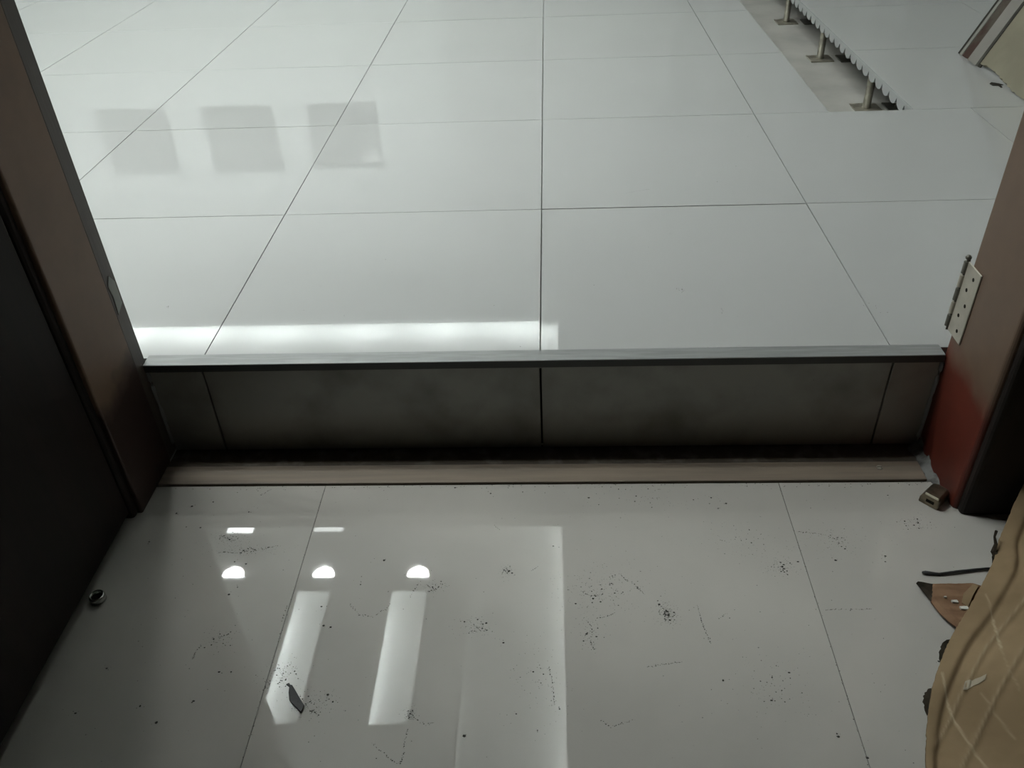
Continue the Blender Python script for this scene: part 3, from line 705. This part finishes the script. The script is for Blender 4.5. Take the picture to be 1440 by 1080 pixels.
CLUSTERS= [[-0.522, -0.833, 0.0219, 0.0096, 14], [-0.484, -0.86, 0.0358, 0.0078, 16], [-0.168, -0.938, 0.0112, 0.0084, 10], [-0.099, -1.011, 0.0149, 0.0127, 12], [0.097, -0.944, 0.0414, 0.0299, 34], [0.188, -0.987, 0.0084, 0.0117, 26], [-0.37, -1.097, 0.0184, 0.0161, 16], [0.071, -1.029, 0.0104, 0.0245, 10], [0.377, -0.897, 0.0154, 0.0115, 16], [0.48, -0.842, 0.0338, 0.0214, 14], [0.322, -1.105, 0.0289, 0.0327, 14], [-0.056, -0.906, 0.0068, 0.0073, 8], [-0.177, -1.155, 0.0048, 0.0063, 10], [-0.001, -1.106, 0.0237, 0.0437, 12], [0.612, -0.8, 0.0206, 0.0128, 10], [0.194, -0.742, 0.0729, 0.0173, 10], [-0.476, -1.037, 0.0172, 0.0125, 10], [0.327, -0.841, 0.0455, 0.0245, 12], [-0.314, -1.142, 0.0198, 0.0129, 12]]

def crumb(bm, x, y, z, r, rr, flat=0.5):
    a = rr.uniform(0, 6.28); e = rr.uniform(0.55, 1.0)
    n = 5
    ring = [bm.verts.new((x + r * rr.uniform(.7, 1.1) * math.cos(a + k * 1.2566), y + r * e * rr.uniform(.7, 1.1) * math.sin(a + k * 1.2566), z)) for k in range(n)]
    t = bm.verts.new((x, y, z + r * flat))
    for k in range(n): bm.faces.new((ring[k], ring[(k+1) % n], t))
def dirt():
    rr = random.Random(21)
    bm = bmesh.new(); bd = bmesh.new(); z = ZN + 0.0002
    for st in STROKES:
        for (x0, y0), (x1, y1) in zip(st, st[1:]):
            L = math.hypot(x1 - x0, y1 - y0); n = max(2, int(L / 0.0016))
            for k in range(n):
                if rr.random() < 0.18: continue
                t = (k + rr.random()) / n
                crumb(bm, x0 + (x1-x0)*t + rr.gauss(0, .0007), y0 + (y1-y0)*t + rr.gauss(0, .0007), z, rr.uniform(.0004, .0012), rr)
    for x, y in DOTS:
        crumb(bm, x, y, z, rr.uniform(.0014, .0028), rr)
        for k in range(rr.randint(0, 3)): crumb(bm, x + rr.gauss(0, .004), y + rr.gauss(0, .004), z, rr.uniform(.0004, .001), rr)
    for x, y, sx, sy, n in CLUSTERS:
        for k in range(n * 2): crumb(bm, x + rr.gauss(0, sx * .6), y + rr.gauss(0, sy * .6), z, min(.0022, .0004 + abs(rr.gauss(0, .0007))), rr)
        for k in range(n * 8): crumb(bd, x + rr.gauss(0, sx), y + rr.gauss(0, sy), z, rr.uniform(.0003, .0008), rr, .3)
    for k in range(420):
        x, y = rr.uniform(-0.69, 0.68), rr.uniform(-1.5, -0.71)
        crumb(bm if rr.random() < .3 else bd, x, y, z, .0004 + abs(rr.gauss(0, .0004)), rr)
    for k in range(160):   # grit along the sill and the two visible joints
        x = rr.uniform(-.68, .68); crumb(bm, x, -0.7065 - abs(rr.gauss(0, .006)), z, rr.uniform(.0005, .0013), rr)
    for k in range(150):
        crumb(bm, rr.choice((-0.388, 0.413)) + rr.gauss(0, .001), rr.uniform(-1.4, -.71), z - .0001, rr.uniform(.0004, .0009), rr)
    nd = len(bm.faces)
    me2 = bpy.data.meshes.new('dust'); bd.to_mesh(me2); bd.free(); bm.from_mesh(me2); bpy.data.meshes.remove(me2)
    bm.faces.ensure_lookup_table()
    for k in range(nd, len(bm.faces)): bm.faces[k].material_index = 1
    o = obj('dirt_crumbs', bm, M['dirt']); o.data.materials.append(M['dust'])
    tag(o, 'dark dirt crumbs and grey dust scattered over the corridor floor tiles', 'dirt', None, 'stuff')
    bm = bmesh.new()
    for x, y, s, n in ((0.269, -0.376, .004, 16), (0.334, -0.459, .003, 6), (0.105, -0.356, .0008, 2), (-0.728, -0.413, .002, 5), (0.62, -0.45, .012, 6), (-0.3, -0.2, .2, 10), (0.3, -0.1, .3, 12)):
        for k in range(n): crumb(bm, x + rr.gauss(0, s), y + rr.gauss(0, s * 1.5), 0.0012, rr.uniform(.0006, .0014), rr)
    for k in range(26):
        t = k / 25; crumb(bm, .199 + .055 * t, .076 + .018 * t + rr.gauss(0, .001), 0.0012, rr.uniform(.0004, .0008), rr)
    tag(obj('grey_specks', bm, M['dust']), 'few grey specks and a scratch on the raised white floor', 'dirt', None, 'stuff')
dirt()
